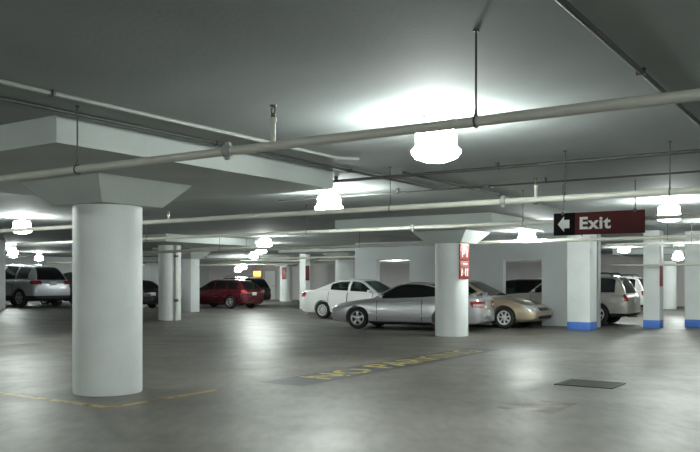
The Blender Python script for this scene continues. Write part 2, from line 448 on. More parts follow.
conduit([G(-1.38, -2.0, zc), G(-1.38, 11.0, zc)], .020, 'dark conduit crossing the upper right corner of the ceiling', boxes=[G(-1.38, 3.75, zc)])
conduit([G(-.62, -2.0, zc), G(-.62, 9.0, zc)], .022, 'pale conduit nearest the right edge of the ceiling', 'cpaint')
conduit([G(-9.0, 9.42, zl), G(6.0, 9.42, zl)], .022, 'dark conduit across the ceiling just behind the large near lamp')
conduit([G(-5.4, 9.45, zc), G(-5.4, 16.2, zc)], .02, 'conduit running back along the ceiling above the painted floor lettering', boxes=[G(-5.4, 14.6, zc)])
conduit([G(-9.0, 11.2, zl), G(6.0, 11.2, zl)], .014, 'thin conduit across the ceiling between the second pipe and the exit sign', boxes=[G(-4.9, 11.2, zl)])

# ---------------------------------------------------------------- lamps
def make_lamp():
    o = empty('ceiling_lamp', (0, 0, 0))
    bm = bmesh.new(); lathe(bm, [(.13, 0), (.15, -.012), (.13, -.03), (.06, -.045), (.055, -.115)], 28); finish('lamp_cap', bm, M['lampcap'], o)
    bm = bmesh.new()
    lathe(bm, [(.12, -.105), (.175, -.12), (.19, -.15), (.19, -.262), (.205, -.277), (.230, -.302), (.227, -.327), (.19, -.372), (.11, -.402), (.03, -.412)], 28)
    finish('diffuser', bm, M['lamp'], o)
    return o
proto = None
def lamp(px, py, D, label, zc=None):
    """px, py: where the lamp's middle shows; D: depth"""
    global proto
    X = (px-350)/FPX*D; mid = H+(280-py)/FPX*D
    place_lamp((X, D), mid+.262, label)
def place_lamp(xy, top, label, group=None):
    global proto
    o = make_lamp() if proto is None else copy_tree(proto)
    if proto is None: proto = o
    else:
        for ch in list(o.children):
            if ch.name.startswith('stem'): bpy.data.objects.remove(ch)
    if 'group' in o: del o['group']
    top = min(top, CEIL-.002)
    o.location = (xy[0], xy[1], top)
    tag(o, label, 'lamp', group)
    if top < CEIL-.03:
        bm = bmesh.new(); tube(bm, [(0, 0, -.005), (0, 0, CEIL-.001-top)], .012, 8); finish('stem', bm, M['steel'], o)
    return o
lamp(436, 146, 7.3, 'large glowing ceiling lamp nearest the camera, behind the first pipe')
lamp(329, 203, 13.0, 'glowing lamp right of the near column, hanging left of the big lamp')
lamp(527, 236, 20.0, 'glowing lamp hanging left below the exit sign')
lamp(669, 212, 14.8, 'bright lamp beside the right end of the exit sign')
lamp(22, 226, 18.6, 'bright lamp at far left above the silver off-roader')
lamp(624, 249, 30.0, 'small round lamp below the right half of the exit sign')
lamp(678, 257, 34.0, 'small flat lamp at right edge above the blue-banded pillars')
lamp(265, 242, 26.5, 'first and largest lamp of the row above the red car')
lamp(261, 250, 32.0, 'second lamp of the row above the red car')
lamp(254, 257, 38.0, 'third lamp of the row above the red car')
lamp(243, 267, 48.0, 'right-hand lamp of the farthest pair above the red car')
lamp(238, 270, 52.0, 'left-hand lamp of the farthest pair above the red car')
lamp(13, 254, 33.0, 'lamp just above the roof of the silver off-roader')
lamp(39, 258, 42.0, 'tiny distant lamp over the rear of the silver off-roader')
lamp(152, 267, 52.0, 'small distant lamp between the near column and the drain pipe column')
for (b, a) in ((-1.5, -2.5), (3.5, 3.5), (4.5, 11.5), (2.5, 19.5), (-11.0, -3.0), (-17.0, 3.0), (-3.2, 21.6), (-6.0, 40.0), (-5.0, 30.0), (-12.4, 6.4), (-8.0, -3.0), (-12.0, 34.5), (-21.0, 36.0)):  # unseen lamps added to brighten the near column, right pillars and end wall
    p = G(b, a)
    place_lamp((p.x, p.y), CEIL-.002, 'unseen ceiling lamp added for light, beyond the picture or behind walls', 'unseen ceiling lamps added for light')

tl = tag(empty('tube_light', G(-15.3, 29.6, 2.42), RZ), 'white fluorescent tube light seen through the opening above the white sedan', 'lamp')
bm = bmesh.new(); box(bm, (-.9, -.09, .02), (.9, .09, .09), .01); tube(bm, [(-.5, 0, .09), (-.5, 0, .529)], .008, 8); tube(bm, [(.5, 0, .09), (.5, 0, .529)], .008, 8); finish('housing', bm, M['signwhite'], tl)
bm = bmesh.new(); tube(bm, [(-.88, -.04, 0), (.88, -.04, 0)], .02, 12); tube(bm, [(-.88, .04, 0), (.88, .04, 0)], .02, 12); finish('tubes', bm, M['tube'], tl)

# ---------------------------------------------------------------- signs
ex = tag(empty('exit_sign', G(-3.535, 12.2, 2.325), RZ), 'long dark red hanging sign reading Exit with a white left arrow', 'sign')
SW, SH = 1.38, .345
bm = bmesh.new(); box(bm, (-SW/2, -.02, -SH/2), (SW/2, .02, SH/2), .003); finish('panel', bm, M['red'], ex)
bm = bmesh.new(); box(bm, (-SW/2-.002, -.024, -SH/2-.002), (-SW/2+.335, .024, SH/2+.002), .002); finish('arrow_panel', bm, M['black'], ex)
bm = bmesh.new()
cx = -SW/2+.165
prism(bm, [(cx-.10, 0), (cx+.0, .12), (cx+.0, .065), (cx+.085, .065), (cx+.085, -.065), (cx+.0, -.065), (cx+.0, -.12)], -.029, -.024)
finish('arrow', bm, M['signwhite'], ex, smooth=0)
text_mesh('lettering', 'Exit', M['signwhite'], ex, (-SW/2+.40, -.023, -.005), (math.pi/2, 0, 0), .255, extrude=.003, bold=.008, sx=1.08, space=1.12)
for x in (-.55, .55):
    bm = bmesh.new(); tube(bm, [(x, 0, SH/2), (x, 0, CEIL-2.325-.001)], .007, 8); box(bm, (x-.02, -.026, SH/2-.03), (x+.02, .026, SH/2+.02), .003); finish('hanger_rod', bm, M['steel'], ex)

def letter_sign(z, txt, label):
    c = G(-9.18, 18.6, 0); th = math.radians(-52)   # on the side of the column turned to the right
    n = Vector((math.cos(th), math.sin(th), 0))
    o = tag(empty('letter_sign', c + n*.452 + Vector((0, 0, z)), th+math.pi/2), label, 'sign')
    bm = bmesh.new(); box(bm, (-.17, -.012, -.225), (.17, .012, .225), .003); finish('panel', bm, M['red2'], o)
    if txt[0] == 'M':
        bm = bmesh.new(); a, b_, d0, d1 = -.12, .02, -.15, .05
        for poly in ([(a, d0), (a+.036, d0), (a+.036, d1), (a, d1)], [(b_, d0), (b_+.036, d0), (b_+.036, d1), (b_, d1)],
                     [(a+.03, d1), (a+.062, d1-.10), ((a+b_)/2+.018, d0+.03), (a+.03, d1-.07)], [(b_+.006, d1), (b_+.006, d1-.07), ((a+b_)/2+.018, d0+.03), (b_-.026, d1-.10)],
                     [(.09, d0), (.125, d0), (.125, d1), (.10, d1), (.07, d1-.035), (.07, d1-.065), (.09, d1-.05)]):
            prism(bm, poly, -.016, -.012)
        finish('lettering', bm, M['signwhite'], o, smooth=0)
    else: text_mesh('lettering', txt, M['signwhite'], o, (.02, -.014, -.05), (math.pi/2, 0, 0), .26, extrude=.002, bold=.004 if txt[0] == 'P' else .001, align='CENTER')
    bm = bmesh.new()
    if txt[0] == 'P': prism(bm, [(-.14, .10), (-.12, .10), (-.07, .19), (-.09, .19)], -.016, -.012); prism(bm, [(-.03, .17), (.12, .17), (.12, .19), (-.03, .19)], -.016, -.012)
    else: prism(bm, [(-.06, .15), (.10, .15), (.10, .175), (-.06, .175)], -.016, -.012)
    finish('sign_bar', bm, M['signwhite'], o, smooth=0)
letter_sign(2.165, 'P1', 'upper red letter sign on the round column behind the silver coupe')
letter_sign(1.70, 'M1', 'lower red letter sign with a white M on the round column')

def plate_sign(loc, w, h, rz, label, m='red2'):
    bm = bmesh.new(); box(bm, (-w/2, -.012, -h/2), (w/2, .012, h/2), .003)
    o = finish('plate_sign', bm, M[m], None, loc=loc, rz=rz); tag(o, label, 'sign')
plate_sign(G(-5.364, 25.05, 1.58), .36, .64, RZ+math.pi/2, 'narrow red plate sign on the slim blue-banded pillar')
plate_sign(G(-23.68, 31.79, 1.80), .24, .75, RZ, 'dark red plate sign beside the slim column above the white sedan', 'red')
plate_sign(G(-33.25, 41.96, 1.9), .30, .8, RZ, 'small dark red sign on the shaded far column')
am = tag(empty('amber_sign', G(-38.9, 45.93, 1.9), RZ), 'glowing orange box sign on the far wall over the red car', 'sign')
bm = bmesh.new(); box(bm, (-.4, -.06, -.25), (.4, .06, .25), .01); finish('housing', bm, M['under'], am)
bm = bmesh.new(); box(bm, (-.37, -.065, -.22), (.37, -.055, .22), .002); finish('lit_face', bm, M['amber'], am)

# ---------------------------------------------------------------- cars
def interp(pts, x):
    """monotone cubic through pts sorted by x ascending"""
    if x <= pts[0][0]: return pts[0][1]
    if x >= pts[-1][0]: return pts[-1][1]
    for i in range(len(pts)-1):
        x0, y0 = pts[i]; x1, y1 = pts[i+1]
        if x0 <= x <= x1:
            def slope(k):
                if k <= 0 or k >= len(pts)-1: 
                    j = 0 if k <= 0 else len(pts)-2
                    return (pts[j+1][1]-pts[j][1])/(pts[j+1][0]-pts[j][0])
                a = (pts[k][1]-pts[k-1][1])/(pts[k][0]-pts[k-1][0]); b = (pts[k+1][1]-pts[k][1])/(pts[k+1][0]-pts[k][0])
                return 0 if a*b <= 0 else 2*a*b/(a+b)
            h = x1-x0; t = (x-x0)/h; m0, m1 = slope(i), slope(i+1)
            return y0*(2*t**3-3*t*t+1) + h*m0*(t**3-2*t*t+t) + y1*(-2*t**3+3*t*t) + h*m1*(t**3-t*t)

class Car:
    def __init__(s, **k): s.__dict__.update(k)
    def width(s, x):
        t = abs(x)/(s.L/2)
        return s.W/2*(1-s.taper*t**3.2)
    def belt(s, x): return interp(s.belt_pts, x)
    def roof(s, x): return interp(s.roof_pts, x)
    def loft(s, sections):
        bm = bmesh.new(); rings = []
        for x, half in sections:
            full = [(y, z) for (y, z) in half] + [(-y, z) for (y, z) in reversed(half) if y > 1e-6]
            rings.append([bm.verts.new((x, y, z)) for (y, z) in full])
        n = len(rings[0])
        for a, b in zip(rings, rings[1:]):
            for k in range(n): bm.faces.new((a[k], a[(k+1) % n], b[(k+1) % n], b[k]))
        bm.faces.new(rings[0]); bm.faces.new(rings[-1])
        return bm
    def body_bm(s, inf=0.0):
        Lh = s.L/2+inf; r = s.round_; N = 44; secs = []
        xs = [-Lh + r*(1-math.cos(k*math.pi/2/5)) for k in range(5)]
        xs += [-Lh+r + (2*Lh-2*r)*k/N for k in range(N+1)]
        xs += [Lh - r*(1-math.cos(k*math.pi/2/5)) for k in range(4, -1, -1)]
        for x in xs:
            d = Lh-abs(x); e = 1.0 if d >= r else math.sqrt(max(0, 1-(1-d/r)**2))
            w = (s.width(x)+inf) - .10*(1-e); zt = s.belt(x)+inf - s.drop*(1-e); zb = s.clear-inf + .07*(1-e) + .06*max(0, (abs(x)-s.L/2+.7)/.7)
            h = zt-zb; c = s.crown*(1 if e >= 1 else e)
            secs.append((x, [(0, zb), (.78*w, zb), (.93*w, zb+.035), (.985*w, zb+.16*h), (w, zb+.42*h), (.995*w, zb+.62*h), (.97*w, zb+.82*h), (.935*w, zb+.93*h), (.89*w, zt-.008), (.80*w, zt+c*.3), (.45*w, zt+c*.8), (0, zt+c)]))
        return s.loft(secs)
    def cabin_bm(s, ins=0.0, deep=0.0):
        x1, x0 = s.roof_pts[-1][0]-ins*1.2, s.roof_pts[0][0]+ins*1.2
        N = 40; secs = []
        for k in range(N+1):
            x = x0+(x1-x0)*(0.5-0.5*math.cos(math.pi*k/N))
            b = s.belt(x); z = max(s.roof(x)-ins, b+.012); wb = s.width(x)*.885-ins; hh = z-b
            wt = wb-hh*s.tumble
            base = b-.06-deep; f = min(1, hh/.35)
            secs.append((x, [(0, base), (wb, base), (wb, b-.01), (wb+(wt-wb)*.45+.012*f, b+hh*.45), (wt+.0*f, z-.10*f), (wt-.035*f, z-.045*f), (wt-.11*f, z-.012*f), (wt*.5, z+.010*f), (0, z+.018*f)]))
        return s.loft(secs)
    def arch_cutters(s):
        out = []
        for ax in (s.fa, s.ra):
            for sg in (-1, 1):
                bm = bmesh.new(); R = s.wr+.055
                lathe(bm, [(R, -.18), (R, .18)], 32, axis='y', off=(ax, sg*(s.W/2-.06), s.wr))
                me = to_mesh(bm); me.materials.append(M['under']); out.append(me)
        return out

def side_poly(c, xf, xr, lo=.035, up=.085):
    """window outline between xr (rear) and xf (front), following belt and roof"""
    n = 14; top = []; bot = []
    for k in range(n+1):
        x = xr+(xf-xr)*k/n; b = c.belt(x)+lo; t = c.roof(x)-up
        if t > b+.015: top.append((x, t)); bot.append((x, b))
    return bot + top[::-1]

def make_car(name, c, paint, label, cat, glassm, group=None, seats=True):
    root = tag(empty(name, (0, 0, 0)), label, cat, group)
    P = M[paint]
    body = to_mesh(c.body_bm()); body.materials.append(P)
    body = boolean(body, c.arch_cutters(), 'DIFFERENCE')
    link('body', body, [P, M['under']], root, 35)
    inf = to_mesh(c.body_bm(.005)); inf.materials.append(P); inf = boolean(inf, c.arch_cutters(), 'DIFFERENCE'); inf.materials.clear()
    inf2 = to_mesh(c.body_bm(.014)); inf2 = boolean(inf2, c.arch_cutters(), 'DIFFERENCE'); inf2.materials.clear()
    inf3 = to_mesh(c.body_bm(.008)); inf3 = boolean(inf3, c.arch_cutters(), 'DIFFERENCE'); inf3.materials.clear()
    def piece(nm, poly, y0, y1, m, parent=root, base=inf, plane='xz'):
        bm = bmesh.new(); prism(bm, poly, y0, y1, plane); pm = to_mesh(bm)
        me = boolean(base.copy(), [pm], 'INTERSECT')
        if len(me.polygons) == 0: return None
        return link(nm, me, M[m] if isinstance(m, str) else m, parent, 35)
    W = c.W/2+.1
    # bumpers
    Lh = c.L/2
    piece('front_bumper', [(Lh-.55, c.clear-.05), (Lh+.1, c.clear-.05), (Lh+.1, c.bump_top), (Lh-.12, c.bump_top), (Lh-.45, c.bump_top-.02)], -W, W, c.bumper or P, base=inf2)
    piece('rear_bumper', [(-Lh+.50, c.clear-.05), (-Lh-.1, c.clear-.05), (-Lh-.1, c.rbump_top), (-Lh+.12, c.rbump_top), (-Lh+.42, c.rbump_top-.02)], -W, W, c.bumper or P, base=inf2)
    piece('grille', [(Lh-.2, c.grille[0]), (Lh+.1, c.grille[0]), (Lh+.1, c.grille[1]), (Lh-.2, c.grille[1])], -c.W*.20, c.W*.20, 'trim', base=to_mesh(c.body_bm(.022)))
    piece('air_intake', [(Lh-.2, c.clear+.10), (Lh+.1, c.clear+.10), (Lh+.1, c.clear+.2), (Lh-.2, c.clear+.2)], -c.W*.30, c.W*.30, 'under', base=to_mesh(c.body_bm(.022)))
    if c.valance: piece('lower_cladding', [(-Lh-.1, c.clear-.1), (Lh+.1, c.clear-.1), (Lh+.1, c.valance), (-Lh-.1, c.valance)], -W, W, 'under', base=to_mesh(c.body_bm(.018)) if False else boolean(to_mesh(c.body_bm(.018)), c.arch_cutters(), 'DIFFERENCE'))
    for sg in (1, -1):
        ya, yb = (c.W*.26, W) if sg > 0 else (-W, -c.W*.26)
        h0, h1 = c.head
        piece('headlight', [(Lh-.46, h1+.02), (Lh-.22, h0), (Lh+.1, h0), (Lh+.1, h1-.01), (Lh-.2, h1+.04)], ya, yb, 'lens', base=inf2)
        t0, t1 = c.tail
        ya, yb = (c.W*c.tail_in, W) if sg > 0 else (-W, -c.W*c.tail_in)
        tl = piece('tail_light', [(-Lh+c.tail_wrap, t1-.02), (-Lh+c.tail_wrap*.75, t0+.01), (-Lh-.1, t0), (-Lh-.1, t1), (-Lh+c.tail_wrap*.8, t1)], ya, yb, 'tail', base=inf2)
        if c.tail_clear and tl:
            piece('reverse_lens', [(-Lh+.2, t0+.03), (-Lh-.1, t0+.03), (-Lh-.1, t0+.03+(t1-t0)*.38), (-Lh+.2, t0+.03+(t1-t0)*.38)], ya+(.0 if sg > 0 else .12), yb-(.12 if sg > 0 else 0), 'tailclear', tl, base=to_mesh(c.body_bm(.02)))
        # doors and side windows
        sd = 'near'
        for k, (xf, xr) in enumerate(c.doors):
            poly = [(xr, c.clear+.10), (xf, c.clear+.10), (xf, c.belt(xf)-.03), ((xf+xr)/2, c.belt((xf+xr)/2)-.028), (xr, c.belt(xr)-.03)]
            ya, yb = (c.W*.3, W) if sg > 0 else (-W, -c.W*.3)
            dpart = piece('door', poly, ya, yb, P)
            for gx in (xf, xr):
                piece('door_gap', [(gx-.008, c.clear+.10), (gx+.008, c.clear+.10), (gx+.008, c.belt(gx)-.03), (gx-.008, c.belt(gx)-.03)], ya, yb, 'under', dpart, base=inf3)
            hx = xr+.12; hz = c.belt(hx)-.13; hy = sg*(c.width(hx)*.985+.012)
            bm = bmesh.new(); box(bm, (hx-.02, hy-.016, hz-.014), (hx+.16, hy+.016, hz+.014), .008)
            finish('handle', bm, P if not c.dark_handles else M['trim'], dpart)
        piece('side_moulding', [(c.ra+c.wr+.1, c.mould), (c.fa-c.wr-.1, c.mould), (c.fa-c.wr-.1, c.mould+.05), (c.ra+c.wr+.1, c.mould+.05)], *((c.W*.3, W) if sg > 0 else (-W, -c.W*.3)), c.mould_mat or P, base=inf2)
        piece('side_sill', [(c.ra+c.wr+.06, c.clear-.05), (c.fa-c.wr-.06, c.clear-.05), (c.fa-c.wr-.06, c.clear+.07), (c.ra+c.wr+.06, c.clear+.07)], *((c.W*.3, W) if sg > 0 else (-W, -c.W*.3)), c.bumper or 'under', base=inf2)
        # mirrors
        mx = c.mirror; my = sg*(c.width(mx)*.885+.10); mz = c.belt(mx)+.07
        bm = bmesh.new(); box(bm, (mx-.06, my-.085, mz-.055), (mx+.06, my+.085, mz+.055), .03)
        tube(bm, [(mx+.01, my-sg*.13, mz-.05), (mx, my, mz-.02)], .02, 8)
        mir = finish('side_mirror', bm, P, root)
        bm = bmesh.new(); box(bm, (mx-.064, my-.065, mz-.04), (mx-.058, my+.065, mz+.04)); finish('mirror_glass', bm, M['mirrorg'], mir)
    # cabin shell with window openings
    shell = to_mesh(c.cabin_bm()); shell.materials.append(P)
    innr = to_mesh(c.cabin_bm(.035, .3)); innr.materials.append(M['seat'])
    shell = boolean(shell, [innr], 'DIFFERENCE')
    polys = []
    for (xf, xr) in c.windows: polys.append(('side_window', side_poly(c, xf, xr, c.win_lo, c.win_up)))
    cut = []
    for _, p in polys:
        bm = bmesh.new(); prism(bm, p, -1.5, 1.5); cut.append(to_mesh(bm))
    zr = max(z for _, z in c.roof_pts)
    def ws(front):
        xe = c.roof_pts[-1][0] if front else c.roof_pts[0][0]
        xt = c.wtop if front else c.rtop
        xm = xe + (xt-xe)*.3
        bz = c.belt(xe)+.03; tz = c.roof(xt)-.035
        wb = c.width(xm)*.885-.10; wt = wb-(tz-bz)*c.tumble-.01
        lo, hi = sorted((xt-(.0 if front else 0), xe+(.4 if front else -.4)))
        bm = bmesh.new(); prism(bm, [(-wb, bz), (wb, bz), (wt, tz), (-wt, tz)], lo, hi, 'yz'); return to_mesh(bm)
    wf, wre = ws(True), ws(False)
    cut += [wf, wre]
    cabin = boolean(shell, cut, 'DIFFERENCE')
    link('roof', cabin, [P, M['trim']], root, 35)
    def gshell():
        a = to_mesh(c.cabin_bm(.008)); b = to_mesh(c.cabin_bm(.018, .3)); return boolean(a, [b], 'DIFFERENCE')
    gs = gshell()
    link('windshield', boolean(gs.copy(), [wf], 'INTERSECT'), M[glassm], root, 35)
    link('rear_window', boolean(gs.copy(), [wre], 'INTERSECT'), M[glassm], root, 35)
    for nm, p in polys:
        for sg in (1, -1):
            bm = bmesh.new(); prism(bm, p, 0.2 if sg > 0 else -1.5, 1.5 if sg > 0 else -.2)
            w = link(nm, boolean(gs.copy(), [to_mesh(bm)], 'INTERSECT'), M[glassm], root, 35)
    # dark inside
    bm = bmesh.new()
    xs = [c.roof_pts[0][0]+.12+(c.roof_pts[-1][0]-c.roof_pts[0][0]-.24)*k/12 for k in range(13)]
    rows = [[bm.verts.new((x, s_*(c.width(x)*.885-.05), c.belt(x)+c.crown*.75+.012)) for s_ in (-1, -.5, 0, .5, 1)] for x in xs]
    for r_ in rows:
        x = r_[0].co.x
        for v, f in zip(r_, (.1, .8, 1, .8, .1)): v.co.z = c.belt(x)+c.crown*f+.012
    for a, b in zip(rows, rows[1:]):
        for k in range(4): bm.faces.new((a[k], a[k+1], b[k+1], b[k]))
    bmesh.ops.solidify(bm, geom=list(bm.faces), thickness=.004)
    finish('cabin_lining', bm, M['trim'], root)
    if seats:
        for (sx, ys, w) in ((c.seat_f, (-.36, .36), .24), (c.seat_r, (-.34, .34), .28)):
            if sx is None: continue
            for y in ys:
                zt = zr-.20; b = c.belt(sx)-.02
                bm = bmesh.new()
                prism(bm, [(sx-.05, b), (sx+.10, b), (sx-.02, zt-.14), (sx-.12, zt-.14)], y-w, y+w)
                bmesh.ops.bevel(bm, geom=list(bm.edges), offset=.03, segments=2, affect='EDGES')
                st = finish('seat', bm, M['seat'], root)
                bm = bmesh.new(); box(bm, (sx-.16, y-.13, zt-.11), (sx-.07, y+.13, zt+.04), .03)
                for q in (-.05, .05): tube(bm, [(sx-.10, y+q, zt-.16), (sx-.11, y+q, zt-.08)], .008, 6)
                finish('headrest', bm, M['seat'], st)
        x = c.seat_f+.62; y = .36
        bm = bmesh.new(); R = .18
        tube(bm, [(x+math.sin(t)*R*.45, y+math.cos(t)*R, c.belt(x)+.03+math.sin(t)*R*.85) for t in [2*math.pi*k/24 for k in range(25)]], .014, 6, False)
        finish('steering_wheel', bm, M['trim'], root)
    # license plate, exhaust
    bm = bmesh.new(); box(bm, (-Lh-.024, -.16, c.plate_z-.08), (-Lh+.02, .16, c.plate_z+.08), .004); finish('license_plate', bm, M['plate'], root)
    if c.front_plate:
        bm = bmesh.new(); box(bm, (Lh-.02, -.16, c.bump_top-.17), (Lh+.024, .16, c.bump_top-.02), .004); finish('license_plate', bm, M['plate'], root)
    bm = bmesh.new(); tube(bm, [(-Lh+.35, -.45, c.clear), (-Lh+.02, -.45, c.clear)], .035, 12); finish('exhaust_pipe', bm, M['rim'], root)
    # wheels
    for ax in (c.fa, c.ra):
        for sg in (1, -1):
            wheel(root, (ax, sg*(c.W/2-.125), c.wr), c.wr, sg, c.rim)
    # extras
    if c.spoiler:
        x, z = c.spoiler; bm = bmesh.new()
        n = 16
        for i in range(n):
            pass
        pts = [(x - .03*abs(t)**2*0 + .05*abs(t)**3, t*c.W*.37, z+.12 - .10*max(0, abs(t)-.75)/.25) for t in [-1+2*k/n for k in range(n+1)]]
        rr = []
        ring = []
        for p in pts:
            ring.append([bm.verts.new((p[0]+dx, p[1], p[2]+dz)) for dx, dz in ((.10, -.015), (.02, .012), (-.11, .018), (-.12, .0), (0, -.02))])
        for a, b in zip(ring, ring[1:]):
            for k in range(5): bm.faces.new((a[k], a[(k+1) % 5], b[(k+1) % 5], b[k]))
        bm.faces.new(ring[0]); bm.faces.new(ring[-1])
        for y in (-c.W*.3, c.W*.3): box(bm, (x-.06, y-.03, z-.03), (x+.06, y+.03, z+.11), .01)
        finish('rear_spoiler', bm, P, root)
    if c.rails:
        for sg in (1, -1):
            bm = bmesh.new(); x0, x1 = c.rails
            yy = sg*(c.width(0)*.885-(zr-c.belt(0))*c.tumble-.07)
            tube(bm, [(x0, yy, c.roof(x0)-.01), (x0+.12, yy, zr+.065), (x1-.12, yy, zr+.065), (x1, yy, c.roof(x1)-.01)], .02, 8)
            tube(bm, [((x0+x1)/2, yy, zr-.02), ((x0+x1)/2, yy, zr+.06)], .018, 8)
            finish('roof_rail', bm, M['trim'], root)
        for x in (c.rails[0]+.35, c.rails[1]-.35):
            bm = bmesh.new(); tube(bm, [(x, -yy, zr+.075), (x, yy, zr+.075)], .018, 8); finish('cross_bar', bm, M['trim'], root)
    if c.rear_wiper:
        bm = bmesh.new(); x = c.roof_pts[0][0]; b = c.belt(x)
        tube(bm, [(-Lh-.0, 0, b+.02), (-Lh+.02, -.38, b+.10)], .01, 6); finish('rear_wiper', bm, M['trim'], root)
    if c.antenna:
        bm = bmesh.new(); x = c.rtop+.1; tube(bm, [(x, .0, c.roof(x)), (x-.12, 0, c.roof(x)+.16)], [.012, .004], 6); finish('antenna', bm, M['trim'], root)
    return root

def wheel(root, loc, R, sg, style):
    bm = bmesh.new()
    rr = R*.66
    lathe(bm, [(rr, -.09), (R-.03, -.105), (R-.008, -.085), (R, -.05), (R, .05), (R-.008, .085), (R-.03, .105), (rr, .09), (rr-.01, .06), (rr-.01, -.06)], 36, axis='y', cap=False)
    for v in bm.verts: pass
    bmr = bm
    rings = None
    w = finish('wheel', bmr, M['tyre'], root); w.location = loc
    f = sg          # outward
    bm = bmesh.new()
    lathe(bm, [(rr+.004, f*.092), (rr-.012, f*.098), (rr-.03, f*.085), (rr-.035, f*.03), (rr-.03, -f*.08)], 36, axis='y', cap=False)
    n = {'five': 5, 'hubcap': 10, 'seven': 7, 'six': 6}[style]
    sw = {'five': .036, 'hubcap': .022, 'seven': .026, 'six': .034}[style]
    for k in range(n):
        t = 2*math.pi*k/n+.3; c, s_ = math.cos(t), math.sin(t)
        y0, y1 = f*.05, f*.088
        sec = []
        for (r, ww) in ((.03, sw*1.25), (rr*.55, sw*.9), (rr-.015, sw*1.35)):
            sec.append([bm.verts.new((c*r-s_*q*ww, y, s_*r+c*q*ww)) for (q, y) in ((-1, y0), (1, y0), (.8, y1), (-.8, y1))])
        for a, b in zip(sec, sec[1:]):
            for j in range(4): bm.faces.new((a[j], a[(j+1) % 4], b[(j+1) % 4], b[j]))
        bm.faces.new(sec[0]); bm.faces.new(sec[-1])
    lathe(bm, [(.065, f*.05), (.065, f*.09), (.05, f*.098)], 20, axis='y')
    finish('rim', bm, M['rimw' if style in ('hubcap', 'seven') else 'rim'], w)
    bm = bmesh.new(); lathe(bm, [(rr-.03, f*.045), (rr-.03, f*.035)], 28, axis='y')
    finish('brake_disc', bm, M['under'], w)

base = dict(taper=.10, round_=.16, drop=.10, crown=.035, tumble=.42, bumper=None, dark_handles=False, mould_mat=None, tail_clear=False,
            spoiler=None, rails=None, rear_wiper=False, antenna=False, front_plate=False, valance=None, win_lo=.035, win_up=.085, tail_in=.27, tail_wrap=.30)
def car(**k): d = dict(base); d.update(k); return Car(**d)

coupe = car(L=4.64, W=1.74, fa=1.42, ra=-1.30, wr=.325, clear=.17, crown=.04, taper=.12,
    belt_pts=[(-2.32, .95), (-1.95, .98), (-1.4, .98), (-.4, .925), (.6, .89), (1.0, .875), (1.6, .81), (2.05, .735), (2.32, .65)],
    roof_pts=[(-1.80, .985), (-1.45, 1.11), (-1.0, 1.275), (-.5, 1.37), (-.15, 1.385), (.15, 1.35), (.55, 1.165), (1.0, .885)],
    bump_top=.50, rbump_top=.60, grille=(.50, .55), head=(.52, .60), tail=(.68, .85), plate_z=.50, doors=[(.78, -.62)], windows=[(.93, -1.42)], win_lo=.02, win_up=.06,
    mould=.40, mirror=.62, wtop=.22, rtop=-.62, seat_f=-.25, seat_r=-.95, rim='five', spoiler=(-2.08, .95), tail_clear=True, tail_in=.20, round_=.17)
sedan = car(L=4.75, W=1.79, fa=1.43, ra=-1.30, wr=.32, clear=.18, crown=.035, taper=.11,
    belt_pts=[(-2.375, 1.00), (-2.1, 1.06), (-1.5, 1.07), (-.5, 1.03), (.6, .98), (1.0, .96), (1.5, .89), (2.0, .79), (2.375, .67)],
    roof_pts=[(-1.72, 1.075), (-1.35, 1.22), (-.95, 1.39), (-.55, 1.47), (-.1, 1.485), (.25, 1.45), (.65, 1.25), (1.12, .95)],
    bump_top=.56, rbump_top=.64, grille=(.60, .70), head=(.60, .72), tail=(.80, .99), plate_z=.82, doors=[(.92, -.16), (-.18, -1.02)], windows=[(.98, -.10), (-.20, -.98)],
    mould=.42, mirror=.82, wtop=.30, rtop=-.75, seat_f=-.12, seat_r=-.92, rim='hubcap', tail_in=.27, round_=.24)
gold_s = Car(**{**sedan.__dict__, 'rim': 'seven', 'wtop': .02, 'seat_f': -.30, 'seat_r': -1.05, 'mirror': .58,
    'roof_pts': [(-1.80, 1.07), (-1.45, 1.22), (-1.1, 1.37), (-.75, 1.445), (-.3, 1.46), (.0, 1.42), (.42, 1.22), (.90, .975)],
    'doors': [(.66, -.30), (-.32, -1.06)], 'windows': [(.72, -.24), (-.34, -1.05)], 'rtop': -.9,
    'belt_pts': [(-2.375, 1.00), (-2.1, 1.06), (-1.5, 1.07), (-.5, 1.02), (.3, .98), (.85, .945), (1.4, .86), (1.95, .73), (2.375, .60)],
    'head': (.54, .68), 'grille': (.53, .62), 'bump_top': .51})
xsuv = car(L=4.67, W=1.87, fa=1.42, ra=-1.40, wr=.36, clear=.24, crown=.03, taper=.10, tumble=.36,
    belt_pts=[(-2.335, 1.02), (-2.1, 1.09), (-1.2, 1.10), (.5, 1.06), (1.0, 1.05), (1.6, 1.0), (2.05, .93), (2.335, .82)],
    roof_pts=[(-2.24, 1.07), (-2.12, 1.30), (-1.90, 1.55), (-1.65, 1.64), (-.8, 1.71), (-.1, 1.72), (.25, 1.68), (.65, 1.44), (1.15, 1.06)],
    bump_top=.72, rbump_top=.76, grille=(.74, .88), head=(.76, .90), tail=(.90, 1.06), plate_z=.95, doors=[(.95, -.12), (-.14, -1.0)], windows=[(.98, -.06), (-.16, -.98), (-1.08, -1.78)],
    mould=.52, mirror=.82, wtop=.30, rtop=-1.72, seat_f=-.1, seat_r=-.95, rim='five', tail_in=.28, tail_wrap=.34, rear_wiper=True, antenna=True, dark_handles=False, valance=.46)
